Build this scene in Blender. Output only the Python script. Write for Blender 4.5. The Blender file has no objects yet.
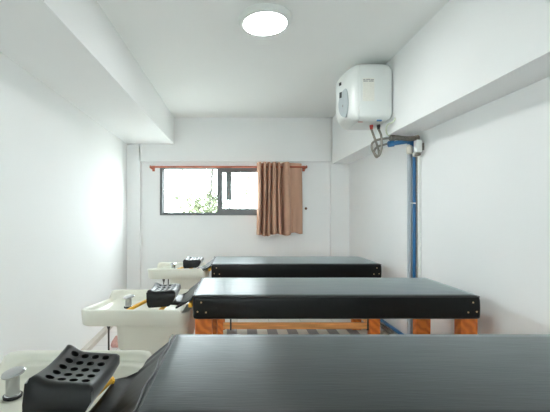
import bpy, bmesh, math, random
from mathutils import Vector, Matrix
random.seed(7)
PI = math.pi
scene = bpy.context.scene
COL = scene.collection

# ------------------------------------------------------------------ sizes
ZC = 1.36                 # eye height
F = 350.0                 # focal length in pixels (550 px wide frame)
Y_BACK, Y_REC, Y_FRONT = 5.0, 5.06, -5.0
H_CEIL = ZC + 1.36        # ceiling
X_BR, H_BR = 1.36, ZC + 0.702      # right beam: inner face, underside
X_BL, H_BL = -0.90, ZC + 0.985     # left beam
X_WR = 1.605
def x_left(y): return -(1.345 + 0.0456 * y)   # the left wall runs slightly askew

# ------------------------------------------------------------------ materials
def mat(name, col, rough=0.5, metal=0.0, noise=None, bump=None, spec=0.5, coat=0.0):
    m = bpy.data.materials.new(name); m.use_nodes = True
    nt = m.node_tree; b = nt.nodes['Principled BSDF']
    b.inputs['Base Color'].default_value = (*col, 1)
    b.inputs['Roughness'].default_value = rough
    b.inputs['Metallic'].default_value = metal
    b.inputs['Specular IOR Level'].default_value = spec
    b.inputs['Coat Weight'].default_value = coat
    tc = nt.nodes.new('ShaderNodeTexCoord')
    if noise:
        sc, amt, stretch = noise
        mp = nt.nodes.new('ShaderNodeMapping'); mp.inputs['Scale'].default_value = stretch
        nz = nt.nodes.new('ShaderNodeTexNoise'); nz.inputs['Scale'].default_value = sc
        nz.inputs['Detail'].default_value = 4
        rp = nt.nodes.new('ShaderNodeValToRGB')
        rp.color_ramp.elements[0].position = .3; rp.color_ramp.elements[1].position = .7
        rp.color_ramp.elements[0].color = (*[max(0, c * (1 - amt)) for c in col], 1)
        rp.color_ramp.elements[1].color = (*[min(1, c * (1 + amt)) for c in col], 1)
        nt.links.new(tc.outputs['Object'], mp.inputs['Vector'])
        nt.links.new(mp.outputs['Vector'], nz.inputs['Vector'])
        nt.links.new(nz.outputs['Fac'], rp.inputs['Fac'])
        nt.links.new(rp.outputs['Color'], b.inputs['Base Color'])
    if bump:
        sc, st = bump
        n2 = nt.nodes.new('ShaderNodeTexNoise'); n2.inputs['Scale'].default_value = sc
        n2.inputs['Detail'].default_value = 3
        bp = nt.nodes.new('ShaderNodeBump'); bp.inputs['Strength'].default_value = st
        bp.inputs['Distance'].default_value = 0.002
        nt.links.new(tc.outputs['Object'], n2.inputs['Vector'])
        nt.links.new(n2.outputs['Fac'], bp.inputs['Height'])
        nt.links.new(bp.outputs['Normal'], b.inputs['Normal'])
    return m

def emit(name, col, st):
    m = bpy.data.materials.new(name); m.use_nodes = True
    b = m.node_tree.nodes['Principled BSDF']
    b.inputs['Base Color'].default_value = (.9, .9, .9, 1)
    b.inputs['Emission Color'].default_value = (*col, 1)
    b.inputs['Emission Strength'].default_value = st
    return m

M = {}
M['wall'] = mat('wall_paint', (.903, .916, .917), .75, noise=(1.3, .012, (1, 1, 1)), bump=(60, .05), spec=.25)
M['ceil'] = mat('ceiling_paint', (.875, .89, .882), .85, noise=(1.0, .012, (1, 1, 1)), spec=.2)
M['vinyl'] = mat('black_vinyl', (.004, .005, .0049), .45, noise=(3.5, .4, (.35, 3, 1)), bump=(350, .06), spec=.22)
_b = M['vinyl'].node_tree.nodes['Principled BSDF']
def grain(m):
    nt = m.node_tree; b = nt.nodes['Principled BSDF']
    tc = nt.nodes.new('ShaderNodeTexCoord')
    mp = nt.nodes.new('ShaderNodeMapping'); mp.inputs['Scale'].default_value = (14, 150, 10)
    nz = nt.nodes.new('ShaderNodeTexNoise'); nz.inputs['Scale'].default_value = 1; nz.inputs['Detail'].default_value = 1
    bp = nt.nodes.new('ShaderNodeBump'); bp.inputs['Strength'].default_value = .15; bp.inputs['Distance'].default_value = .002
    nt.links.new(tc.outputs['Object'], mp.inputs['Vector']); nt.links.new(mp.outputs['Vector'], nz.inputs['Vector'])
    nt.links.new(nz.outputs['Fac'], bp.inputs['Height']); nt.links.new(bp.outputs['Normal'], b.inputs['Normal'])
    m2 = nt.nodes.new('ShaderNodeMapping'); m2.inputs['Scale'].default_value = (2.2, 14, 2)
    n2 = nt.nodes.new('ShaderNodeTexNoise'); n2.inputs['Scale'].default_value = 1.6; n2.inputs['Detail'].default_value = 5
    mr = nt.nodes.new('ShaderNodeMapRange'); mr.inputs['From Min'].default_value = .3; mr.inputs['From Max'].default_value = .7
    mr.inputs['To Min'].default_value = .31; mr.inputs['To Max'].default_value = .38
    nt.links.new(tc.outputs['Object'], m2.inputs['Vector']); nt.links.new(m2.outputs['Vector'], n2.inputs['Vector'])
    nt.links.new(n2.outputs['Fac'], mr.inputs['Value']); nt.links.new(mr.outputs['Result'], b.inputs['Roughness'])
grain(M['vinyl'])
_b.inputs['Sheen Weight'].default_value = .60; _b.inputs['Sheen Roughness'].default_value = .35
_b.inputs['Sheen Tint'].default_value = (.85, .97, 1, 1)
M['vinyl_dark'] = mat('black_vinyl_edge', (.010, .012, .013), .42, bump=(300, .08), spec=.55)
M['flap'] = mat('black_flap_vinyl', (.008, .0095, .0105), .42, bump=(30, .35), spec=.42)
M['rubber'] = mat('black_rubber', (.006, .007, .0075), .38, bump=(250, .06), spec=.32)
_b = M['rubber'].node_tree.nodes['Principled BSDF']
_b.inputs['Sheen Weight'].default_value = .45; _b.inputs['Sheen Roughness'].default_value = .35
M['basin'] = mat('ivory_plastic', (.80, .80, .71), .32, noise=(2.0, .02, (1, 1, 1)))
M['chrome'] = mat('chrome', (.48, .49, .50), .10, 1.0)
M['steel'] = mat('braided_steel', (.27, .25, .22), .45, .4, noise=(160, .5, (1, 1, 1)))
M['darkmetal'] = mat('dark_metal', (.06, .05, .045), .45, .6)
M['brass'] = mat('brass', (.75, .58, .34), .35, 1.0)
M['yellow'] = mat('yellow_foam', (.86, .46, .04), .55, noise=(40, .12, (1, 1, 1)))
M['heater'] = mat('white_enamel', (.75, .78, .765), .28)
M['panel'] = mat('grey_panel', (.42, .47, .49), .35)
M['black'] = mat('black_plastic', (.012, .012, .014), .4)
M['sticker'] = mat('pale_sticker', (.77, .765, .71), .6, noise=(55, .06, (1, 1, 3)))
M['print'] = mat('grey_print', (.30, .30, .30), .6)
M['red'] = mat('red_plastic', (.55, .05, .04), .45)
M['pink'] = mat('pink_print', (.72, .42, .40), .5)
M['blue'] = mat('blue_pvc', (.02, .15, .36), .38)
M['pvc'] = mat('pale_pvc', (.45, .50, .54), .42)
M['whitepvc'] = mat('white_pvc', (.80, .82, .80), .4)
M['greybrown'] = mat('grey_brown_lagging', (.22, .20, .17), .7, noise=(60, .3, (1, 1, 1)))
M['cream'] = mat('cream_plastic', (.76, .74, .66), .45)
M['cable'] = mat('pale_cable', (.66, .70, .55), .45)
M['winframe'] = mat('grey_aluminium', (.15, .16, .165), .45, .3)
M['rod'] = mat('red_brown_wood', (.50, .14, .075), .45, noise=(30, .2, (.2, 1, 1)))
M['bronze'] = mat('brown_wood', (.20, .09, .04), .5)
M['cloth'] = mat('pink_cloth', (.60, .34, .30), .85, noise=(30, .15, (1, 1, 1)))
M['basebd'] = mat('beige_skirting', (.60, .545, .49), .5, noise=(6, .05, (1, 1, 1)))
M['lamp'] = emit('lamp_diffuser', (.97, 1.0, .985), 56.0)

def curtain_mat():
    m = mat('tan_curtain', (.60, .372, .268), .85, noise=(7, .10, (1, 1, .15)), bump=(500, .25), spec=.2)
    b = m.node_tree.nodes['Principled BSDF']
    b.inputs['Sheen Weight'].default_value = .0
    return m
M['curtain'] = curtain_mat()

def wood_mat():
    m = bpy.data.materials.new('orange_wood'); m.use_nodes = True
    nt = m.node_tree; b = nt.nodes['Principled BSDF']; b.inputs['Roughness'].default_value = .42
    tc = nt.nodes.new('ShaderNodeTexCoord')
    mp = nt.nodes.new('ShaderNodeMapping'); mp.inputs['Scale'].default_value = (1, 1, 1)
    w = nt.nodes.new('ShaderNodeTexWave'); w.wave_type = 'BANDS'; w.bands_direction = 'DIAGONAL'
    w.inputs['Scale'].default_value = 9; w.inputs['Distortion'].default_value = 6; w.inputs['Detail'].default_value = 3
    rp = nt.nodes.new('ShaderNodeValToRGB')
    rp.color_ramp.elements[0].color = (.62, .14, .018, 1); rp.color_ramp.elements[1].color = (.80, .225, .03, 1)
    nt.links.new(tc.outputs['Object'], mp.inputs['Vector']); nt.links.new(mp.outputs['Vector'], w.inputs['Vector'])
    nt.links.new(w.outputs['Fac'], rp.inputs['Fac']); nt.links.new(rp.outputs['Color'], b.inputs['Base Color'])
    return m
M['wood'] = wood_mat()
def raw_wood():
    return mat('pale_orange_wood', (.68, .30, .09), .5, noise=(12, .28, (.25, 4, 4)))
M['rail'] = raw_wood()

def floor_mat():
    m = mat('floor_tile', (.74, .72, .71), .3)
    nt = m.node_tree; b = nt.nodes['Principled BSDF']
    tc = nt.nodes.new('ShaderNodeTexCoord')
    br = nt.nodes.new('ShaderNodeTexBrick'); br.offset = 0
    br.inputs['Scale'].default_value = 1.0; br.inputs['Brick Width'].default_value = .4; br.inputs['Row Height'].default_value = .4
    br.inputs['Mortar Size'].default_value = .004
    br.inputs['Color1'].default_value = (.75, .71, .69, 1); br.inputs['Color2'].default_value = (.72, .69, .67, 1)
    br.inputs['Mortar'].default_value = (.5, .47, .45, 1)
    nt.links.new(tc.outputs['Object'], br.inputs['Vector']); nt.links.new(br.outputs['Color'], b.inputs['Base Color'])
    return m
M['floor'] = floor_mat()

def stripe_mat():
    m = mat('striped_mat', (.5, .5, .5), .8)
    nt = m.node_tree; b = nt.nodes['Principled BSDF']
    tc = nt.nodes.new('ShaderNodeTexCoord')
    sx = nt.nodes.new('ShaderNodeSeparateXYZ')
    mu = nt.nodes.new('ShaderNodeMath'); mu.operation = 'MULTIPLY'; mu.inputs[1].default_value = 1 / .23
    fr = nt.nodes.new('ShaderNodeMath'); fr.operation = 'FRACT'
    gt = nt.nodes.new('ShaderNodeMath'); gt.operation = 'GREATER_THAN'; gt.inputs[1].default_value = .5
    mx = nt.nodes.new('ShaderNodeMix'); mx.data_type = 'RGBA'
    mx.inputs['A'].default_value = (.78, .74, .66, 1); mx.inputs['B'].default_value = (.30, .285, .28, 1)
    nt.links.new(tc.outputs['Object'], sx.inputs[0]); nt.links.new(sx.outputs['X'], mu.inputs[0])
    nt.links.new(mu.outputs[0], fr.inputs[0]); nt.links.new(fr.outputs[0], gt.inputs[0])
    nt.links.new(gt.outputs[0], mx.inputs['Factor']); nt.links.new(mx.outputs['Result'], b.inputs['Base Color'])
    return m
M['stripes'] = stripe_mat()

def glass_mat():
    m = bpy.data.materials.new('window_glass'); m.use_nodes = True
    nt = m.node_tree; out = nt.nodes['Material Output']; nt.nodes.remove(nt.nodes['Principled BSDF'])
    t = nt.nodes.new('ShaderNodeBsdfTransparent'); t.inputs['Color'].default_value = (.95, .98, .97, 1)
    g = nt.nodes.new('ShaderNodeBsdfGlossy'); g.inputs['Roughness'].default_value = .02
    lw = nt.nodes.new('ShaderNodeLayerWeight'); lw.inputs['Blend'].default_value = .5
    pw = nt.nodes.new('ShaderNodeMath'); pw.operation = 'POWER'; pw.inputs[1].default_value = 5
    ma = nt.nodes.new('ShaderNodeMath'); ma.operation = 'MULTIPLY_ADD'; ma.inputs[1].default_value = .9; ma.inputs[2].default_value = .05
    nt.links.new(lw.outputs['Facing'], pw.inputs[0]); nt.links.new(pw.outputs[0], ma.inputs[0])
    mx = nt.nodes.new('ShaderNodeMixShader')
    nt.links.new(ma.outputs[0], mx.inputs[0]); nt.links.new(t.outputs[0], mx.inputs[1]); nt.links.new(g.outputs[0], mx.inputs[2])
    nt.links.new(mx.outputs[0], out.inputs['Surface'])
    return m
M['glass'] = glass_mat()
def leaf_mat():
    m = mat('leaves', (.060, .075, .030), .6, noise=(3, .5, (1, 1, 1)))
    m.node_tree.nodes['Principled BSDF'].inputs['Subsurface Weight'].default_value = 0
    return m
M['leaf'] = leaf_mat()
M['bark'] = mat('bark', (.03, .027, .024), .9, noise=(20, .3, (1, 1, .2)))

# ------------------------------------------------------------------ mesh helpers
def box(bm, x0, x1, y0, y1, z0, z1, bev=0.0, seg=2):
    t = bmesh.new()
    vs = [t.verts.new((x, y, z)) for x in (x0, x1) for y in (y0, y1) for z in (z0, z1)]
    for f in ((0, 1, 3, 2), (4, 6, 7, 5), (0, 4, 5, 1), (2, 3, 7, 6), (0, 2, 6, 4), (1, 5, 7, 3)):
        t.faces.new([vs[i] for i in f])
    if bev > 0:
        bmesh.ops.bevel(t, geom=t.edges[:], offset=bev, segments=seg, affect='EDGES', profile=.5)
    bmesh.ops.recalc_face_normals(t, faces=t.faces[:])
    merge(bm, t)
def merge(bm, t, mtx=None):
    if mtx is not None: bmesh.ops.transform(t, matrix=mtx, verts=t.verts[:])
    me = bpy.data.meshes.new('tmp'); t.to_mesh(me); t.free(); bm.from_mesh(me); bpy.data.meshes.remove(me)
def catmull(P, n=8):
    P = [Vector(p) for p in P]
    if len(P) < 3: return P
    Q = [2 * P[0] - P[1]] + P + [2 * P[-1] - P[-2]]; out = []
    for i in range(1, len(Q) - 2):
        a, b, c, d = Q[i - 1:i + 3]
        for k in range(n):
            t = k / n
            out.append(.5 * ((2 * b) + (c - a) * t + (2 * a - 5 * b + 4 * c - d) * t * t + (3 * b - a - 3 * c + d) * t ** 3))
    out.append(P[-1]); return out
def tube(bm, P, r, seg=10, smooth=True, n=8, radii=None):
    P = catmull(P, n) if smooth else [Vector(p) for p in P]
    N = len(P); up = None; rings = []
    for i, p in enumerate(P):
        d = (P[min(i + 1, N - 1)] - P[max(i - 1, 0)]).normalized()
        if up is None:
            up = d.orthogonal().normalized()
        up = (up - d * up.dot(d)).normalized(); s = d.cross(up)
        rr = radii[i] if radii else r
        rings.append([bm.verts.new(p + (up * math.cos(2 * PI * k / seg) + s * math.sin(2 * PI * k / seg)) * rr) for k in range(seg)])
    for a, b in zip(rings, rings[1:]):
        for k in range(seg):
            bm.faces.new((a[k], a[(k + 1) % seg], b[(k + 1) % seg], b[k]))
    bm.faces.new(rings[0][::-1]); bm.faces.new(rings[-1])
def lathe(bm, prof, c, axis='Z', seg=32):
    """prof: list of (radius, height) from bottom to top, closed at both ends"""
    t = bmesh.new(); rings = []
    for r, h in prof:
        rings.append([t.verts.new((r * math.cos(2 * PI * k / seg), r * math.sin(2 * PI * k / seg), h)) for k in range(seg)])
    for a, b in zip(rings, rings[1:]):
        for k in range(seg): t.faces.new((a[k], a[(k + 1) % seg], b[(k + 1) % seg], b[k]))
    t.faces.new(rings[0][::-1]); t.faces.new(rings[-1])
    m = Matrix.Translation(c)
    if axis == 'X': m = m @ Matrix.Rotation(PI / 2, 4, 'Y')
    if axis == 'Y': m = m @ Matrix.Rotation(-PI / 2, 4, 'X')
    merge(bm, t, m)
def rrect(a0, a1, b0, b1, r, nc=8, ne=14):
    """points round a rounded rectangle, anticlockwise, evenly indexed"""
    pts = []
    cs = [(a1 - r, b0 + r, -PI / 2), (a1 - r, b1 - r, 0), (a0 + r, b1 - r, PI / 2), (a0 + r, b0 + r, PI)]
    for i, (cx, cy, s) in enumerate(cs):
        for k in range(nc + 1):
            t = s + PI / 2 * k / nc; pts.append((cx + r * math.cos(t), cy + r * math.sin(t)))
        nx, ny, ns = cs[(i + 1) % 4]
        ex, ey = nx + r * math.cos(ns), ny + r * math.sin(ns); sx, sy = pts[-1]
        for k in range(1, ne):
            pts.append((sx + (ex - sx) * k / ne, sy + (ey - sy) * k / ne))
    return pts
def bridge(bm, loops, cap0=True, cap1=True):
    R = [[bm.verts.new(p) for p in L] for L in loops]
    n = len(R[0])
    for a, b in zip(R, R[1:]):
        for k in range(n): bm.faces.new((a[k], a[(k + 1) % n], b[(k + 1) % n], b[k]))
    if cap0: bm.faces.new(R[0][::-1])
    if cap1: bm.faces.new(R[-1])
def obj(name, bm, m, parent=None, smooth=True, ang=40, origin=None, **props):
    bmesh.ops.recalc_face_normals(bm, faces=bm.faces[:])
    me = bpy.data.meshes.new(name); 
    if origin is not None: bmesh.ops.translate(bm, vec=-Vector(origin), verts=bm.verts[:])
    bm.to_mesh(me); bm.free()
    me.materials.append(M[m])
    if smooth:
        for p in me.polygons: p.use_smooth = True
        me.set_sharp_from_angle(angle=math.radians(ang))
    o = bpy.data.objects.new(name, me); COL.objects.link(o)
    if origin is not None: o.location = origin
    if parent is not None:
        o.parent = parent; o.matrix_parent_inverse = Matrix.Identity(4)
        # everything is modelled in world space: cancel the parents' offset
        off = Vector((0, 0, 0)); q = parent
        while q is not None: off += q.location; q = q.parent
        o.location = Vector(o.location) - off
    for k, v in props.items(): o[k] = v
    return o
def thing(name, label, cat, loc, group=None):
    o = bpy.data.objects.new(name, None); COL.objects.link(o); o.location = loc
    o.empty_display_size = .1
    o['label'] = label; o['category'] = cat
    if group: o['group'] = group
    return o
def B(): return bmesh.new()
def one(fn, *a, **k):
    bm = bmesh.new(); fn(bm, *a, **k); return bm
def struct(name, bm, m, smooth=False): return obj(name, bm, m, None, smooth, kind='structure')

# ------------------------------------------------------------------ the room
XL0, XR0 = -1.75, X_WR + .15
struct('floor', one(box, XL0, XR0, Y_FRONT - .12, Y_REC + .15, -.1, 0), 'floor')
struct('ceiling', one(box, XL0, XR0, Y_FRONT - .12, Y_REC + .15, H_CEIL, H_CEIL + .12), 'ceil')
bm = B()
q = [(x_left(Y_FRONT), Y_FRONT), (x_left(Y_REC + .1), Y_REC + .1), (XL0, Y_REC + .1), (XL0, Y_FRONT)]
lo = [bm.verts.new((x, y, 0)) for x, y in q]; hi = [bm.verts.new((x, y, H_CEIL)) for x, y in q]
bm.faces.new(lo); bm.faces.new(hi)
for i in range(4): bm.faces.new((lo[i], lo[(i + 1) % 4], hi[(i + 1) % 4], hi[i]))
struct('wall_left', bm, 'wall')
struct('wall_right', one(box, X_WR, XR0, Y_FRONT, Y_REC + .1, 0, H_CEIL), 'wall')
DX0, DX1, DZ0, DZ1 = -.65, 1.1, .80, 2.0          # unseen glazing far behind the viewer, added to let in frontal fill daylight
bm = B()
box(bm, XL0, DX0, Y_FRONT - .12, Y_FRONT, 0, H_CEIL); box(bm, DX1, XR0, Y_FRONT - .12, Y_FRONT, 0, H_CEIL)
box(bm, DX0, DX1, Y_FRONT - .12, Y_FRONT, DZ1, H_CEIL); box(bm, DX0, DX1, Y_FRONT - .12, Y_FRONT, 0, DZ0)
struct('wall_front', bm, 'wall')
bm = B()
for xa, xb, za, zb_ in ((DX0, DX0 + .05, DZ0, DZ1), (DX1 - .05, DX1, DZ0, DZ1), (.2, .25, DZ0, DZ1), (DX0, DX1, DZ1 - .05, DZ1), (DX0, DX1, DZ0, DZ0 + .05)):
    box(bm, xa, xb, Y_FRONT - .10, Y_FRONT - .03, za, zb_)
fill_win = struct('fill_window', bm, 'winframe')
obj('pane', one(box, DX0 + .05, DX1 - .05, Y_FRONT - .07, Y_FRONT - .064, DZ0 + .05, DZ1 - .05), 'glass', fill_win, False)
# window wall: thin pier layer round a shallow niche, and the wall behind with the opening
WX0, WX1, WZ0, WZ1 = -1.113, .60, ZC - .032, ZC + .675
bm = B()
box(bm, XL0 + .02, WX0, Y_REC, Y_REC + .14, 0, H_CEIL)
box(bm, WX1, XR0 - .02, Y_REC, Y_REC + .14, 0, H_CEIL)
box(bm, WX0, WX1, Y_REC, Y_REC + .14, 0, WZ0)
box(bm, WX0, WX1, Y_REC, Y_REC + .14, WZ1, H_CEIL)
box(bm, XL0 + .03, -1.386, Y_BACK, Y_REC + .01, 0, H_CEIL)
box(bm, 1.34, XR0 - .03, Y_BACK, Y_REC + .01, 0, H_CEIL)
box(bm, -1.40, 1.35, Y_BACK, Y_REC + .01, ZC + .736, H_CEIL)
struct('wall_back', bm, 'wall')
struct('trim_1', one(box, XL0 + .04, X_BL, Y_FRONT + .005, Y_BACK + .01, H_BL, H_CEIL + .01), 'wall')
struct('trim_2', one(box, X_BR, X_WR + .05, Y_FRONT + .005, Y_BACK + .01, H_BR, H_CEIL + .01), 'wall')
bm = B()
for y0, y1 in ((Y_FRONT, Y_BACK),):
    q = [(x_left(y0) - .01, y0), (x_left(y1) - .01, y1), (x_left(y1) + .055, y1), (x_left(y0) + .055, y0)]
    lo = [bm.verts.new((x, y, 0)) for x, y in q]; hi = [bm.verts.new((x, y, .05)) for x, y in q]
    bm.faces.new(lo); bm.faces.new(hi)
    for i in range(4): bm.faces.new((lo[i], lo[(i + 1) % 4], hi[(i + 1) % 4], hi[i]))
struct('baseboard_left', bm, 'basebd')

# window
def frame_bars(bm, x0, x1, z0, z1, y0, y1, l, r, b, t):
    box(bm, x0, x0 + l, y0, y1, z0, z1); box(bm, x1 - r, x1, y0, y1, z0, z1)
    box(bm, x0 + l, x1 - r, y0, y1, z0, z0 + b); box(bm, x0 + l, x1 - r, y0, y1, z1 - t, z1)
bm = B(); frame_bars(bm, WX0, WX1, WZ0, WZ1, Y_REC - .012, Y_REC + .09, .042, .042, .028, .03)
win = struct('window_1', bm, 'winframe')
XM = -.285
bm = B(); frame_bars(bm, XM, WX1 - .042, WZ0 + .028, WZ1 - .03, Y_REC - .004, Y_REC + .030, .075, .06, .068, .058)
s1 = obj('sash', bm, 'winframe', win, False)
obj('pane', one(box, XM + .075, WX1 - .10, Y_REC + .008, Y_REC + .014, WZ0 + .095, WZ1 - .088), 'glass', s1, False)
bm = B(); frame_bars(bm, WX0 + .042, -.08, WZ0 + .028, WZ1 - .03, Y_REC + .045, Y_REC + .075, .012, .075, .012, .012)
s2 = obj('sash', bm, 'winframe', win, False)
obj('pane', one(box, WX0 + .054, -.155, Y_REC + .055, Y_REC + .06, WZ0 + .04, WZ1 - .042), 'glass', s2, False)

# ------------------------------------------------------------------ curtain rod, curtain, hook
Y_ROD, Z_ROD = 4.955, ZC + .652
rt = thing('curtain_rod', 'long reddish-brown wooden curtain rod above the window', 'curtain rod', (-.12, Y_ROD, Z_ROD))
obj('pole', one(tube, [(-1.225, Y_ROD, Z_ROD), (.985, Y_ROD, Z_ROD)], .0135, 14, False), 'rod', rt)
for x in (-1.225, .985):
    obj('finial', one(lathe, [(.008, -.012), (.019, -.008), (.022, 0), (.019, .008), (.008, .012)], (x, Y_ROD, Z_ROD), 'X', 16), 'rod', rt)
for x in (-1.205, .962):
    bm = B(); box(bm, x - .009, x + .009, Y_ROD - .014, Y_REC, Z_ROD - .032, Z_ROD - .014, .003)
    box(bm, x - .018, x + .018, Y_REC - .008, Y_REC + .004, Z_ROD - .05, Z_ROD + .03, .003)
    obj('bracket', bm, 'rod', rt)
CX0, CX1 = .284, .925
folds = [(.284, -.3), (.290, .5), (.312, 1.0), (.336, .7), (.350, -1.2), (.366, .6), (.388, 1), (.407, .6), (.421, -1.2), (.436, .6), (.455, .9), (.470, .5), (.482, -1.1),
         (.498, .7), (.525, 1.1), (.548, .7), (.561, -1), (.576, .7), (.590, 1), (.606, .4), (.616, -1.2), (.634, -1.3), (.650, .5), (.672, 1.1), (.705, 1.2), (.728, .7), (.748, .05), (.785, .02), (.825, -.25), (.862, -.4), (.897, -.8), (.925, -1.3)]
pf = catmull([(x, a, 0) for x, a in folds], 6)
bm = B(); NZ = 30; rows = []
for j in range(NZ + 1):
    t = j / NZ; z = ZC + .708 - t * 1.01
    row = []
    for i, p in enumerate(pf):
        u = (p.x - CX0) / (CX1 - CX0)
        amp = .050 * (1 + .15 * t) * (.85 + .15 * math.sin(9 * u + 2 * t))
        x = p.x + (.028 * t * (u - .2)) + .010 * math.sin(3.2 * t + 8 * u) * t
        zz = z + t ** 6 * (.014 * math.sin(17 * u + 1) + .035 * (u - .5))
        row.append(bm.verts.new((x, Y_ROD + .006 - p.y * amp * (2.3 if p.y > 0 else .95), zz)))
    rows.append(row)
for a, b in zip(rows, rows[1:]):
    for k in range(len(a) - 1): bm.faces.new((a[k], a[k + 1], b[k + 1], b[k]))
cur = obj('curtain', bm, 'curtain', None, True, 80)
sm = cur.modifiers.new('thickness', 'SOLIDIFY'); sm.thickness = .004; sm.offset = 0
cur['label'] = 'short tan fabric curtain gathered at the right end of the rod'; cur['category'] = 'curtain'
bm = B(); lathe(bm, [(.006, 0), (.006, .02), (.014, .026), (.019, .036), (.015, .046), (.005, .05)], (0, 0, 0), 'Z', 16)
bmesh.ops.transform(bm, matrix=Matrix.Translation((.99, Y_REC, ZC + .065)) @ Matrix.Rotation(PI / 2, 4, 'X'), verts=bm.verts[:])
hk = obj('curtain_hook', bm, 'bronze')
hk['label'] = 'small round brown tieback knob on the wall right of the curtain'; hk['category'] = 'hook'

# ------------------------------------------------------------------ ceiling lamp
def ceiling_lamp(LX, LY, label):
  lt = thing('ceiling_lamp', label, 'lamp', (LX, LY, H_CEIL))
  bm = B(); lathe(bm, [(.140, -.036), (.152, -.040), (.160, -.040), (.176, -.034), (.186, -.022), (.187, -.004), (.183, 0)], (LX, LY, H_CEIL), 'Z', 64)
  obj('housing', bm, 'heater', lt)
  bm = B(); lathe(bm, [(.06, -.0435), (.11, -.043), (.140, -.042), (.150, -.0405), (.151, -.036)], (LX, LY, H_CEIL), 'Z', 64)
  obj('diffuser', bm, 'lamp', lt)
ceiling_lamp(.196, 2.45, 'round white flush ceiling lamp, glowing, above the middle bed')


# ------------------------------------------------------------------ shampoo beds
BED_L, BED_W, PAD_T = 1.745, .628, .145
def sm01(a, b, t):
    t = max(0, min(1, (t - a) / (b - a))); return t * t * (3 - 2 * t)
def bed(x0, x1, y0, label, straps=False):
    y1 = y0 + BED_W; zt = ZC - .5115; zb = zt - PAD_T
    t = thing('shampoo_bed', label, 'bed', ((x0 + x1) / 2, (y0 + y1) / 2, 0), 'black shampoo beds in a row')
    # mattress: padded block with a slightly crowned top and soft edges
    bm = B(); loops = []
    prof = [(.010, 0.0), (.002, .006), (0, .02), (-.001, .07), (0, .115), (.002, .130), (.007, .140), (.014, .1445)]
    for ins, z in prof:
        loops.append([(x, y, zb + z) for x, y in rrect(x0 + ins, x1 - ins, y0 + ins, y1 - ins, .018, 6, 24)])
    for ins, z in ((.05, .1455), (.15, .147), (.28, .148)):
        loops.append([(x, y, zb + z) for x, y in rrect(x0 + ins, x1 - ins, y0 + ins, y1 - ins, .018, 6, 24)])
    bridge(bm, loops)
    mt = obj('mattress', bm, 'vinyl', t, True, 60)
    bm = B(); zp = zb + .137
    P = [(x, y, zp) for x, y in rrect(x0 + .002, x1 - .002, y0 + .002, y1 - .002, .02, 5, 6)]
    tube(bm, P + [P[0]], .0035, 6, False)
    obj('piping', bm, 'vinyl_dark', mt)
    for sx, base in ((1, x0), (-1, x1)):
        for dx, dz in ((.052, .105), (.030, .048), (.082, .044)):
            bm = B(); lathe(bm, [(.0055, 0), (.0055, .003), (.003, .005)], (0, 0, 0), 'Z', 12)
            bmesh.ops.transform(bm, matrix=Matrix.Translation((base + sx * dx, y0 + .001, zb + dz)) @ Matrix.Rotation(PI / 2, 4, 'X'), verts=bm.verts[:])
            obj('stud', bm, 'brass', mt, label='small brass stud')
    # legs and rails
    lw, ld, ins = .105, .07, .012
    for lx in (x0 + ins, x1 - ins - lw):
        for ly in (y0 + .015, y1 - .015 - ld):
            obj('leg', one(box, lx, lx + lw, ly, ly + ld, 0, zb - .001, .004), 'wood', t)
    for ly in (y0 + .025, y1 - .025 - .035):
        obj('rail', one(box, x0 + ins + lw + .001, x1 - ins - lw - .001, ly, ly + .035, .186, .247, .003), 'rail', t)
    for lx in (x0 + ins + .03, x1 - ins - .075):
        obj('rail', one(box, lx, lx + .04, y0 + .016 + ld, y1 - .016 - ld, .186, .247, .003), 'rail', t)
    for lx in ((x0 + .195, x1 - .135) if straps else ()):
        bm = B(); box(bm, lx - .008, lx + .008, y0 + .017, y0 + .021, .18, zb - .001)
        box(bm, lx - .008, lx + .008, y0 + .017, y0 + .064, .178, .184)
        obj('strap', bm, 'black', t, label='thin black strap')
    # neck flap: vinyl apron sloping from the end of the pad down towards the basin, with a tongue in the middle
    bm = B(); NU, NV = 14, 40; rows = []
    ya, yb = y0 + .012, y1 - .012
    for i in range(NV + 1):
        v = i / NV; y = ya + (yb - ya) * v; row = []
        w = sm01(.24, .27, v) * (1 - sm01(.66, .69, v))       # tongue
        sh = sm01(0, .08, v) * (1 - sm01(.86, 1, v))
        reach = .025 + .105 * sh * (1 - .25 * v) + .075 * w
        for k in range(NU + 1):
            u = k / NU; d = reach * u
            drop = .010 * min(1, d / .02) + .082 * min(1, max(0, d - .01) / .115)
            wob = .004 * math.sin(v * 31 + u * 5) * u * (1 - w) + .003 * math.sin(v * 11) * u
            row.append(bm.verts.new((x0 + .012 - d, y, zt - .004 - drop + wob)))
        rows.append(row)
    for a, b in zip(rows, rows[1:]):
        for k in range(NU): bm.faces.new((a[k], a[k + 1], b[k + 1], b[k]))
    fl = obj('neck_flap', bm, 'flap', t, True, 50)
    s = fl.modifiers.new('thickness', 'SOLIDIFY'); s.thickness = .008; s.offset = 0
    bm = B(); tube(bm, [(x0 - .004 + .004 * math.sin(i * 1.3), ya + (yb - ya) * i / 14, zt - .003) for i in range(15)], .0035, 6)
    obj('seam', bm, 'vinyl_dark', fl)
    obj('foam_core', one(box, x0 - .03, x0 - .004, y0 + .012, y0 + .20, zt - .075, zt - .048, .004), 'yellow', t, label='yellow foam core under the flap')
    return t
bed(-.273, 1.507, 2.157, 'black vinyl shampoo bed on orange wooden legs, middle one of three')
bed(-.258, 1.455, 3.51, 'black vinyl shampoo bed nearest the window, farthest of the three', True)
bed(-.266, 1.495, .862, 'black vinyl shampoo bed closest to the viewer, filling the foreground')

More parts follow.
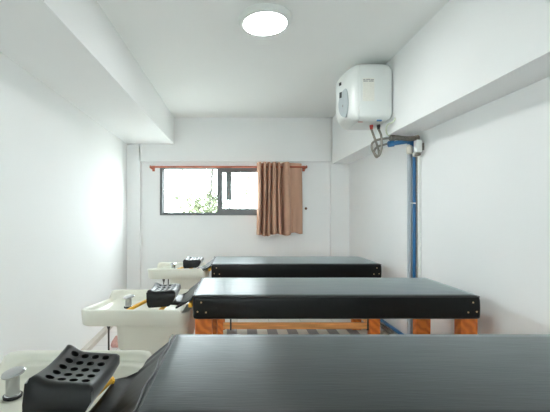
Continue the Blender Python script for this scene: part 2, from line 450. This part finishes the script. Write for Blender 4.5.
# ------------------------------------------------------------------ basins
def basin(xl, y0, y1, rim, label, xr=-.300, tap=.215, deep=.075, tap_y=.345, tap_h=1.0, strip=.295, rx=.015):
    """rim = height of the rim above the floor"""
    t = thing('shampoo_basin', label, 'basin', ((xl + xr) / 2, (y0 + y1) / 2, 0), 'ivory shampoo basins')
    W = y1 - y0
    def dz(x, y):
        v = (y - y0) / W
        d = .058 * max(0, v) / .90 if v < .90 else .058 * (1 - sm01(.90, .955, v))
        wl = 1 - sm01(xl + .05, xl + .16, x)
        return -d * wl - .022 * sm01(xr - .065, xr - .045, x)
    def loop(ins, z, r, follow):
        return [(x, y, z + follow * dz(x, y)) for x, y in rrect(xl + ins, xr - ins, y0 + ins, y1 - ins, r + rx, 10, 34)]
    H = .105
    L = [loop(.035, rim - H - .002, .05, 0), loop(.012, rim - H, .06, 0), loop(.006, rim - H + .006, .062, 0), loop(.003, rim - .05, .062, .3), loop(0, rim - .012, .062, 1), loop(.001, rim - .004, .062, 1),
         loop(.006, rim, .06, 1), loop(.014, rim, .056, 1), loop(.020, rim - .004, .052, 1), loop(.024, rim - .012, .05, 1),
         loop(.028, rim - .034, .048, .8), loop(.034, rim - .038, .046, .7), loop(.052, rim - .040, .042, .5), loop(.060, rim - .046, .04, .3),
         loop(.072, rim - deep + .007, .04, 0), loop(.09, rim - deep, .04, 0), loop(.16, rim - deep - .004, .05, 0)]
    bm = B(); bridge(bm, L)
    obj('tray', bm, 'basin', t, True, 50)
    # deep bowl hanging under the tray, tapering to the drain
    bx0, bx1 = xl + .215, xr - .012; by0, by1 = y0 + .03, y1 - .05
    zt = rim - H
    def bl(i0, i1, j, z, r): return [(x, y, z) for x, y in rrect(bx0 + i0, bx1 - i1, by0 + j, by1 - j, r, 8, 12)]
    L = [bl(.17, .13, .20, .30, .05), bl(.10, .075, .12, .33, .07), bl(.03, .02, .05, .44, .08), bl(.008, .006, .014, zt - .16, .07), bl(.004, .002, .008, zt - .03, .06), bl(0, 0, 0, zt, .055)]
    bm = B(); bridge(bm, L); obj('bowl', bm, 'basin', t, True, 60)
    cx, cy = (bx0 + bx1) / 2, (by0 + by1) / 2
    bm = B(); tube(bm, [(cx, cy, .31), (cx, cy, .0)], .025, 16, False); obj('drain_pipe', bm, 'pvc', t)
    # thin support rods
    for rx, ry in ((xl + .155, y0 + .12), (xl + .155, y1 - .12)):
        bm = B(); lathe(bm, [(.006, 0), (.006, zt - .055), (.007, zt - .05), (.012, zt - .035), (.014, zt - .02), (.014, zt)], (rx, ry, 0), 'Z', 14)
        obj('support_rod', bm, 'darkmetal', t, label='thin dark support rod')
    # chrome tap knob on the tray floor
    kx, ky, kz = xl + tap, y0 + tap_y, rim - deep + .002
    bm = B(); lathe(bm, [(.027, 0), (.027, .006), (.0225, .008), (.0225, .055 * tap_h), (.022, .058 * tap_h), (.022, .064 * tap_h)], (kx, ky, kz), 'Z', 24)
    k = obj('tap', bm, 'chrome', t)
    bm = B(); lathe(bm, [(.022, 0), (.038, .004), (.040, .009), (.036, .014), (.015, .018)], (0, 0, 0), 'Z', 28)
    bmesh.ops.transform(bm, matrix=Matrix.Translation((kx + .004, ky, kz + .066 * tap_h)) @ Matrix.Rotation(math.radians(-8), 4, 'Y') @ Matrix.Rotation(math.radians(6), 4, 'X'), verts=bm.verts[:])
    obj('tap_cap', bm, 'chrome', k)
    bm = B(); lathe(bm, [(.031, -.004), (.032, .004), (.028, .006)], (kx, ky, kz), 'Z', 24)
    obj('washer', bm, 'black', k)
    # two yellow strips the headrest lies on
    for a, b, ya, yb in ((xl + strip, xl + strip + .105, y0 + .034, y1 - .20), (xr - .192, xr - .150, y0 + .06, y0 + .33)):
        bm = B()
        tube(bm, [(a, ya, rim - .018), (a * .6 + b * .4, ya * .6 + yb * .4, rim - .012), (b, yb, rim - .010), (b + .01, yb + .02, rim - .014)], .012, 8)
        obj('support_strip', bm, 'yellow', t, label='yellow strip under the headrest')
    return t
basin(-.998, 2.180, 2.775, ZC - .605, 'ivory shampoo basin on thin rods, middle one of three')
basin(-.920, 3.535, 4.02, ZC - .565, 'ivory shampoo basin nearest the window, farthest of the three')
basin(-1.0, .890, 1.485, ZC - .580, 'ivory shampoo basin closest to the viewer, at lower left', tap=.183, deep=.088, tap_y=.385, tap_h=1.15, strip=.40, rx=.055)

# ------------------------------------------------------------------ headrests
def headrest(x, y, z, label, rz=0, ry=0, L=.185, W=.245, T=.118):
    NX, NY = 26, 26
    def top(u, v):
        h = T - .022 + .015 * abs(2 * v - 1) ** 1.8          # cradle across
        h += .022 * math.exp(-((u - .08) / .16) ** 2) * (.6 + .4 * v)
        e = min(u, 1 - u, v, 1 - v) * .2
        h -= .016 * max(0, 1 - e / .016) ** 2
        return h
    bm = B(); g = {}
    for i in range(NX + 1):
        for j in range(NY + 1):
            u, v = i / NX, j / NY
            g[i, j] = bm.verts.new(((u - .5) * L, (v - .5) * W, top(u, v)))
    for i in range(NX):
        for j in range(NY): bm.faces.new((g[i, j], g[i + 1, j], g[i + 1, j + 1], g[i, j + 1]))
    rim = [(i, 0) for i in range(NX)] + [(NX, j) for j in range(NY)] + [(i, NY) for i in range(NX, 0, -1)] + [(0, j) for j in range(NY, 0, -1)]
    prev = [g[k] for k in rim]; n = len(prev)
    for s, zz in ((1.015, .55), (1.0, .25), (.93, 0.0)):
        ring = []
        for (i, j) in rim:
            u, v = i / NX, j / NY
            cut = {.55: .0, .25: .022, .0: .045}[zz] * u ** 2        # undercut on the bed side
            zb_ = (T - .03) * zz + (.02 if zz == .55 else 0) * u
            ring.append(bm.verts.new(((u - .5) * L * s - cut, (v - .5) * W * s, zb_)))
        for k in range(n): bm.faces.new((prev[k], ring[k], ring[(k + 1) % n], prev[(k + 1) % n]))
        prev = ring
    bm.faces.new(prev)
    o = obj('headrest', bm, 'rubber', None, True, 45)
    # cut the ventilation holes
    cb = B()
    for a in range(4):
        for b in range(5):
            px = (-.5 + .26 + .185 * a) * L; py = (-.5 + .17 + .165 * b) * W
            lathe(cb, [(.0125, .055), (.0125, .2)], (px, py, 0), 'Z', 16)
    bmesh.ops.recalc_face_normals(cb, faces=cb.faces[:])
    cm = bpy.data.meshes.new('c'); cb.to_mesh(cm); cb.free()
    co = bpy.data.objects.new('c', cm); COL.objects.link(co)
    md = o.modifiers.new('holes', 'BOOLEAN'); md.operation = 'DIFFERENCE'; md.object = co; md.solver = 'EXACT'
    bpy.context.view_layer.update()
    dg = bpy.context.evaluated_depsgraph_get()
    me = bpy.data.meshes.new_from_object(o.evaluated_get(dg))
    o.modifiers.clear(); o.data = me
    bpy.data.objects.remove(co); bpy.data.meshes.remove(cm)
    me.set_sharp_from_angle(angle=math.radians(45))
    o.location = (x, y, z); o.rotation_euler = (0, ry, rz)
    o['label'] = label; o['category'] = 'headrest'; o['group'] = 'perforated headrests'
    return o
headrest(-.486, 2.372, ZC - .606, 'black perforated headrest lying on the middle basin', math.radians(1), math.radians(-4), T=.112)
headrest(-.455, 3.72, ZC - .566, 'black perforated headrest lying on the basin nearest the window', math.radians(-2), math.radians(-4), T=.092)
headrest(-.503, 1.088, ZC - .584, 'black perforated headrest close to the viewer on the lower left basin', math.radians(1), math.radians(4), T=.120)

# ------------------------------------------------------------------ water heater
HY0, HY1, HZ0, HZ1 = 3.02, 3.43, ZC + .80, ZC + 1.302
ht = thing('water_heater', 'square white electric water heater mounted on the right beam', 'water heater', (1.2, 3.23, HZ0))
def hsec(x, iy, iz, r): return [(x, y, z) for y, z in rrect(HY0 + iy, HY1 - iy, HZ0 + iz, HZ1 - iz, r, 8, 8)]
L = [hsec(1.354, .06, .075, .05), hsec(1.351, .035, .05, .05), hsec(1.342, .015, .026, .05), hsec(1.320, .004, .010, .05), hsec(1.28, .0, .002, .05), hsec(1.2, 0, 0, .05),
     hsec(1.062, .002, .003, .05), hsec(1.058, .006, .007, .05), hsec(1.054, .006, .007, .05), hsec(1.050, .002, .003, .05), hsec(1.035, .008, .008, .05),
     hsec(1.01, .022, .018, .055), hsec(.975, .060, .036, .06), hsec(.945, .105, .060, .07), hsec(.925, .150, .095, .045), hsec(.918, .175, .13, .02)]
bm = B(); bridge(bm, L); obj('tank', bm, 'heater', ht, True, 35)
obj('bracket', one(box, 1.353, X_BR, 3.12, 3.34, HZ0 + .12, HZ1 - .1), 'darkmetal', ht)
# oval control panel lying along the curved front
o0 = Vector((.987, HY0 + .042, 0)); o1 = Vector((.926, HY0 + .172, 0)); d = (o1 - o0); ln = d.length; d.normalize(); nrm = Vector((-d.y, d.x, 0))
if nrm.x > 0: nrm = -nrm
bm = B(); top = []; bot = []
cz = ZC + .975
for k in range(40):
    a = 2 * PI * k / 40
    s = .30 + .62 * math.cos(a) if math.cos(a) > 0 else .30 + .20 * math.cos(a)
    zz = .125 * math.sin(a)
    p = o0 + d * (s * ln) + Vector((0, 0, cz + zz))
    top.append(bm.verts.new(p + nrm * .012)); bot.append(bm.verts.new(p - nrm * .008))
bm.faces.new(top); bm.faces.new(bot[::-1])
for k in range(40): bm.faces.new((top[k], top[(k + 1) % 40], bot[(k + 1) % 40], bot[k]))
cp = obj('control_panel', bm, 'panel', ht, True, 35)
def plate(name, s0, s1, z0, z1, m, parent, off=.016, **k):
    bm = B(); a = o0 + d * (s0 * ln); b = o0 + d * (s1 * ln)
    q = [a + nrm * .009, b + nrm * .009, b + nrm * off, a + nrm * off]
    lo = [bm.verts.new(p + Vector((0, 0, z0))) for p in q]; hi = [bm.verts.new(p + Vector((0, 0, z1))) for p in q]
    bm.faces.new(lo); bm.faces.new(hi)
    for i in range(4): bm.faces.new((lo[i], lo[(i + 1) % 4], hi[(i + 1) % 4], hi[i]))
    return obj(name, bm, m, parent, False, **k)
plate('indicator', .62, .80, ZC + 1.035, ZC + 1.085, 'black', cp)
plate('knob', .48, .56, ZC + .945, ZC + .965, 'print', cp)
plate('badge', .66, .86, ZC + 1.148, ZC + 1.176, 'black', ht, .013)
# sticker on the side: pale paper with a grey printed heading
st = obj('sticker', one(box, 1.085, 1.185, HY0 - .0015, HY0 + .002, HZ0 + .165, HZ0 + .365), 'sticker', ht, False)
bm = B()
for x0_, x1_, z_ in ((1.088, 1.108, .350), (1.113, 1.150, .352), (1.155, 1.180, .350), (1.090, 1.130, .338), (1.136, 1.178, .338)):
    box(bm, x0_, x1_, HY0 - .0025, HY0 - .001, HZ0 + z_ - .004, HZ0 + z_ + .004)
obj('print', bm, 'print', st, False)
bm = B()
for k in range(5):
    zz = HZ0 + .31 - .03 * k; box(bm, 1.093, 1.145 + .03 * (k % 2), HY0 - .0022, HY0 - .001, zz - .004, zz + .004)
obj('print', bm, 'sticker', st, False)
obj('badge', one(box, 1.065, 1.105, HY0 + .05, HY0 + .062, HZ0 - .003, HZ0 + .004), 'pink', ht, False)
obj('badge', one(box, 1.215, 1.255, HY0 + .012, HY0 + .030, HZ0 - .003, HZ0 + .008), 'blue', ht, False)
OR, OB = (1.225, 3.19), (1.29, 3.19)
for (x, y), m in ((OR, 'red'), (OB, 'black')):
    bm = B(); lathe(bm, [(.011, -.038), (.013, -.034), (.013, -.02), (.016, -.018), (.016, .0), (.012, .01)], (x, y, HZ0), 'Z', 16)
    obj('outlet', bm, m, ht)

# ------------------------------------------------------------------ plumbing on the right
def at(px, py, y): return Vector(((px - 237) * y / F, y, ZC + (213 - py) * y / F))
def single(name, label, cat, bm, m, ang=50):
    o = obj(name, bm, m, None, True, ang); o['label'] = label; o['category'] = cat; return o
bm = B()
tube(bm, [(OR[0], OR[1], HZ0 - .036), at(374.5, 138, 3.19), at(377, 145, 3.19), at(379, 153, 3.17), at(376.5, 157, 3.16), at(374, 152, 3.17), at(377, 147, 3.18), at(383, 145, 3.19), at(388, 143.6, 3.2)], .010, 10)
hose1 = single('braided_hose', 'braided steel hose from the red heater outlet to the blue pipe', 'hose', bm, 'steel')
bm = B()
tube(bm, [(OB[0], OB[1], HZ0 - .036), at(381.2, 136, 3.14), at(381.5, 148, 3.12), at(378.5, 156, 3.11), at(373.5, 152, 3.12), at(371.5, 146, 3.13), at(374, 141.5, 3.14), at(381, 139, 3.15), at(391, 138.2, 3.16)], .010, 10)
hose2 = single('braided_hose', 'looped braided steel hose from the black outlet to the grey-brown pipe', 'hose', bm, 'steel')
# grey-brown lagged pipe running to the wall pipes
bm = B(); tube(bm, [at(390.5, 138, 3.16), at(396, 137.8, 3.17), at(404, 138.6, 3.14), at(412, 138.6, 3.09), at(418, 137.2, 3.03)], .022, 12)
pg = thing('water_pipe', 'grey-brown wrapped pipe stub below the heater', 'pipe', at(404, 138.5, 3.18))
obj('sleeve', bm, 'greybrown', pg)
obj('coupling', one(tube, [at(390.2, 138, 3.16), at(394.5, 137.8, 3.165)], .027, 12, False), 'greybrown', pg)
bm = B(); tube(bm, [at(418, 138, 3.03), at(419.3, 140, 3.02), at(420.3, 146, 3.01)], .006, 8, False)
obj('bend', bm, 'greybrown', pg)
# blue pipe : valve handle, horizontal run, elbow, drop to the floor, run along the wall
bt = thing('water_pipe', 'blue plastic water pipe running down the right wall', 'pipe', at(414.3, 200, 3.17))
YP = 3.13
xp = (414.3 - 237) * YP / F
bm = B(); tube(bm, [at(393, 143.5, 3.17), at(409, 141.2, YP + .01)], .019, 14, False); obj('pipe', bm, 'blue', bt)
bm = B(); tube(bm, [at(388.5, 144.3, 3.17), at(393.5, 143.5, 3.17)], .027, 14, False); obj('coupling', bm, 'blue', bt)
bm = B(); tube(bm, [at(407.5, 141.3, YP + .01), at(411.5, 142.0, YP), (xp, YP, ZC + (213 - 147) * YP / F), (xp, YP, ZC + (213 - 150) * YP / F)], .026, 14); obj('elbow', bm, 'blue', bt)
bm = B(); tube(bm, [(xp, YP, ZC + (213 - 149) * YP / F), (xp, YP, .23)], .0135, 14, False); obj('pipe', bm, 'blue', bt)
xw = X_WR - .03
bm = B(); tube(bm, [(xp, YP, .25), (xp, YP, .21), (xw, YP + .05, .2), (xw, YP + .10, .2)], .020, 14); obj('elbow', bm, 'blue', bt)
bm = B(); tube(bm, [(xw, YP + .105, .2), (xw, 4.9, .175)], .017, 14, False); single('water_pipe', 'blue plastic pipe running low along the foot of the right wall', 'pipe', bm, 'blue')
# pale pipe left of the blue one, then along the wall too
pt = thing('water_pipe', 'pale grey pipe beside the blue pipe on the right wall', 'pipe', at(409.5, 200, 3.24))
YG = 3.2; xg = (409.6 - 237) * YG / F
bm = B(); tube(bm, [(xg, YG, ZC + (213 - 150) * YG / F), (xg, YG, .0)], .022, 14, False); obj('pipe', bm, 'pvc', pt)
bm = B(); tube(bm, [(X_WR - .03, 3.26, .14), (X_WR - .03, 4.9, .115)], .02, 12, False); single('water_pipe', 'grey-brown pipe just below the blue pipe along the foot of the right wall', 'pipe', bm, 'greybrown')
# slim white conduit
wc = thing('conduit', 'slim white cable conduit right of the blue pipe', 'conduit', at(419.2, 200, 3.1))
xc, yc = X_WR - .012, (X_WR - .012) * F / (419.3 - 237)
bm = B(); box(bm, xc - .010, xc + .012, yc - .012, yc + .012, .02, ZC + (213 - 156) * yc / F, .003); obj('channel', bm, 'whitepvc', wc)
bm = B(); tube(bm, [at(416.8, 152, 3.10), at(416.9, 280, 3.10)], .006, 8, False); obj('cable', bm, 'greybrown', wc)
bm = B(); a = at(410.5, 203, 3.13); b = at(421, 203.4, 3.09); tube(bm, [a, b], .006, 8, False)
single('pipe_clamp', 'small white clamp across the blue pipe at mid height', 'clamp', bm, 'whitepvc')
# white switch box and cream valve
bx = thing('junction_box', 'small white junction box under the beam by the pipes', 'junction box', at(418.5, 151, 3.1))
p = at(418.7, 146, 2.99)
bm = B(); box(bm, p.x - .020, p.x + .028, 2.985, 3.04, p.z - .055, p.z + .055, .006); obj('cover', bm, 'heater', bx)
bm = B(); box(bm, p.x + .02, X_WR + .004, 3.0, 3.035, p.z - .03, p.z + .03)
box(bm, p.x - .016, p.x + .022, 2.995, 3.03, p.z - .078, p.z - .058, .003); obj('gland', bm, 'greybrown', bx)
p = at(411, 149, 3.12)
vb = thing('valve', 'cream plastic stop valve at the top of the blue pipe', 'valve', p)
bm = B(); lathe(bm, [(.018, -.045), (.026, -.04), (.030, -.01), (.028, .015), (.018, .03)], p + Vector((-.012, 0, 0)), 'Z', 18); obj('body', bm, 'cream', vb)
bm = B(); lathe(bm, [(.02, -.028), (.03, -.024), (.032, 0), (.026, .012)], at(416.5, 153.5, 3.08), 'Z', 18); obj('cap', bm, 'cream', vb)
bm = B(); tube(bm, [p + Vector((.012, -.03, .02)), p + Vector((.028, -.03, -.01)), p + Vector((.03, -.028, -.04))], .010, 8); obj('handle', bm, 'blue', vb)
# pale power cable from behind the heater
bm = B(); tube(bm, [at(394.5, 104, 3.12), at(396, 113, 3.05), at(394, 121, 3.0), at(388, 124.5, 3.06), at(386, 129, 3.12), at(387, 134, 3.15), at(390, 136, 3.17)], .006, 8)
single('power_cable', 'pale power cable hanging behind the water heater', 'cable', bm, 'cable')
# white clip on the low pipes
bm = B(); p = Vector((X_WR - .045, 3.72, .13)); box(bm, p.x - .02, X_WR + .003, p.y - .05, p.y + .05, .0, .095, .005)
single('pipe_clip', 'white block low on the right wall below the floor-level pipes', 'clip', bm, 'cream')

# ------------------------------------------------------------------ floor things
bm = B(); box(bm, -.30, 1.50, 3.80, 4.22, .0, .006)
o = single('floor_mat', 'cream and grey striped mat on the floor under the far bed', 'mat', bm, 'stripes')
bm = B()
bmesh.ops.create_icosphere(bm, subdivisions=3, radius=1)
for v in bm.verts:
    z = v.co.z; r = 1 - .55 * max(0, z)
    a = math.atan2(v.co.y, v.co.x); w = 1 + .12 * math.sin(5 * a + 2 * z) + .06 * math.sin(11 * a)
    v.co = Vector((v.co.x * .055 * r * w, v.co.y * .05 * r * w, max(0, (z + .25)) * .085 + .001))
bmesh.ops.translate(bm, vec=(-1.235, 3.58, 0), verts=bm.verts[:])
single('cloth', 'small crumpled pink cloth on the floor behind the middle basin', 'cloth', bm, 'cloth')

# ------------------------------------------------------------------ tree outside the window
tt = thing('tree', 'pale leafy tree outside the window', 'tree', (-.6, 8.2, 0))
bm = B()
tube(bm, [(-.75, 8.2, -.2), (-.72, 8.2, .6), (-.66, 8.22, 1.3), (-.60, 8.2, 2.0), (-.55, 8.2, 2.6)], .03, 8)
for (x, z, x2, z2) in ((-.68, 1.1, -.2, 1.6), (-.66, 1.3, -1.2, 1.8), (-.6, 1.9, -.1, 2.3), (-.6, 2.0, -1.1, 2.5), (-.7, .9, .3, 1.3)):
    tube(bm, [(x, 8.2, z), ((x + x2) / 2, 8.2 + random.uniform(-.1, .1), (z + z2) / 2 - .03), (x2, 8.2 + random.uniform(-.2, .2), z2)], .010, 6)
obj('trunk', bm, 'bark', tt)
bm = B()
def leaf(c, s):
    R = Matrix.Rotation(random.uniform(0, 2 * PI), 3, 'Z') @ Matrix.Rotation(random.uniform(-1.2, 1.2), 3, 'X') @ Matrix.Rotation(random.uniform(0, PI), 3, 'Y')
    pts = [(0, -1, 0), (.38, -.3, .06), (.3, .45, .03), (0, 1, -.1), (-.3, .45, .03), (-.38, -.3, .06)]
    bm.faces.new([bm.verts.new(Vector(c) + R @ (Vector(q) * s)) for q in pts])
cl = []
for k in range(24):
    cl.append((random.uniform(-1.05, -.35), random.uniform(7.9, 8.6), random.uniform(1.30, 1.78), random.uniform(.08, .15), 26))
for k in range(26):
    cl.append((random.uniform(-2.0, .6), random.uniform(7.9, 8.6), random.uniform(1.3, 2.5), random.uniform(.06, .12), 12))
for (x, y, z, r, n) in cl:
    for k in range(n):
        leaf((x + random.gauss(0, r), y + random.gauss(0, r), z + random.gauss(0, r * .8)), random.uniform(.04, .075))
obj('foliage', bm, 'leaf', tt, False)

# ------------------------------------------------------------------ sky and camera
w = bpy.data.worlds.new('sky'); scene.world = w; w.use_nodes = True
nt = w.node_tree; bg = nt.nodes['Background']
bg.inputs['Color'].default_value = (.93, .985, 1.03, 1); bg.inputs['Strength'].default_value = 18.0
cam = bpy.data.cameras.new('camera'); sun = bpy.data.lights.new('sun', 'SUN'); sun.energy = 1.5; sun.angle = math.radians(50); sun.color = (1, .98, .95)
so = bpy.data.objects.new('sun', sun); COL.objects.link(so)
so.rotation_euler = Vector((-.88, -.46, -.08)).to_track_quat('-Z', 'Y').to_euler()
geo = nt.nodes.new('ShaderNodeTexCoord'); sp = nt.nodes.new('ShaderNodeSeparateXYZ')
wr = nt.nodes.new('ShaderNodeValToRGB')
wr.color_ramp.elements[0].position = .40; wr.color_ramp.elements[0].color = (.42, .44, .42, 1)      # ground bounce
wr.color_ramp.elements[1].position = .52; wr.color_ramp.elements[1].color = (.93, .985, 1.03, 1)    # bright overcast sky
mr = nt.nodes.new('ShaderNodeMapRange'); mr.inputs['From Min'].default_value = -1
nt.links.new(geo.outputs['Generated'], sp.inputs[0]); nt.links.new(sp.outputs['Z'], mr.inputs['Value'])
nt.links.new(mr.outputs['Result'], wr.inputs['Fac']); nt.links.new(wr.outputs['Color'], bg.inputs['Color'])
co = bpy.data.objects.new('camera', cam); COL.objects.link(co)
cam.sensor_width = 36; cam.lens = F / 550 * 36; cam.clip_start = .02
cam.shift_x = 38 / 550; cam.shift_y = 7 / 550
co.location = (0, 0, ZC); co.rotation_euler = (PI / 2, 0, 0)
scene.camera = co
vs = scene.view_settings
vs.view_transform = 'Standard'; vs.look = 'None'; vs.gamma = 1; vs.use_curve_mapping = False
vs.exposure = 0.27
scene.cycles.max_bounces = 16; scene.cycles.diffuse_bounces = 10; scene.cycles.glossy_bounces = 4
scene.cycles.use_denoising = True
scene.cycles.caustics_reflective = False; scene.cycles.caustics_refractive = False
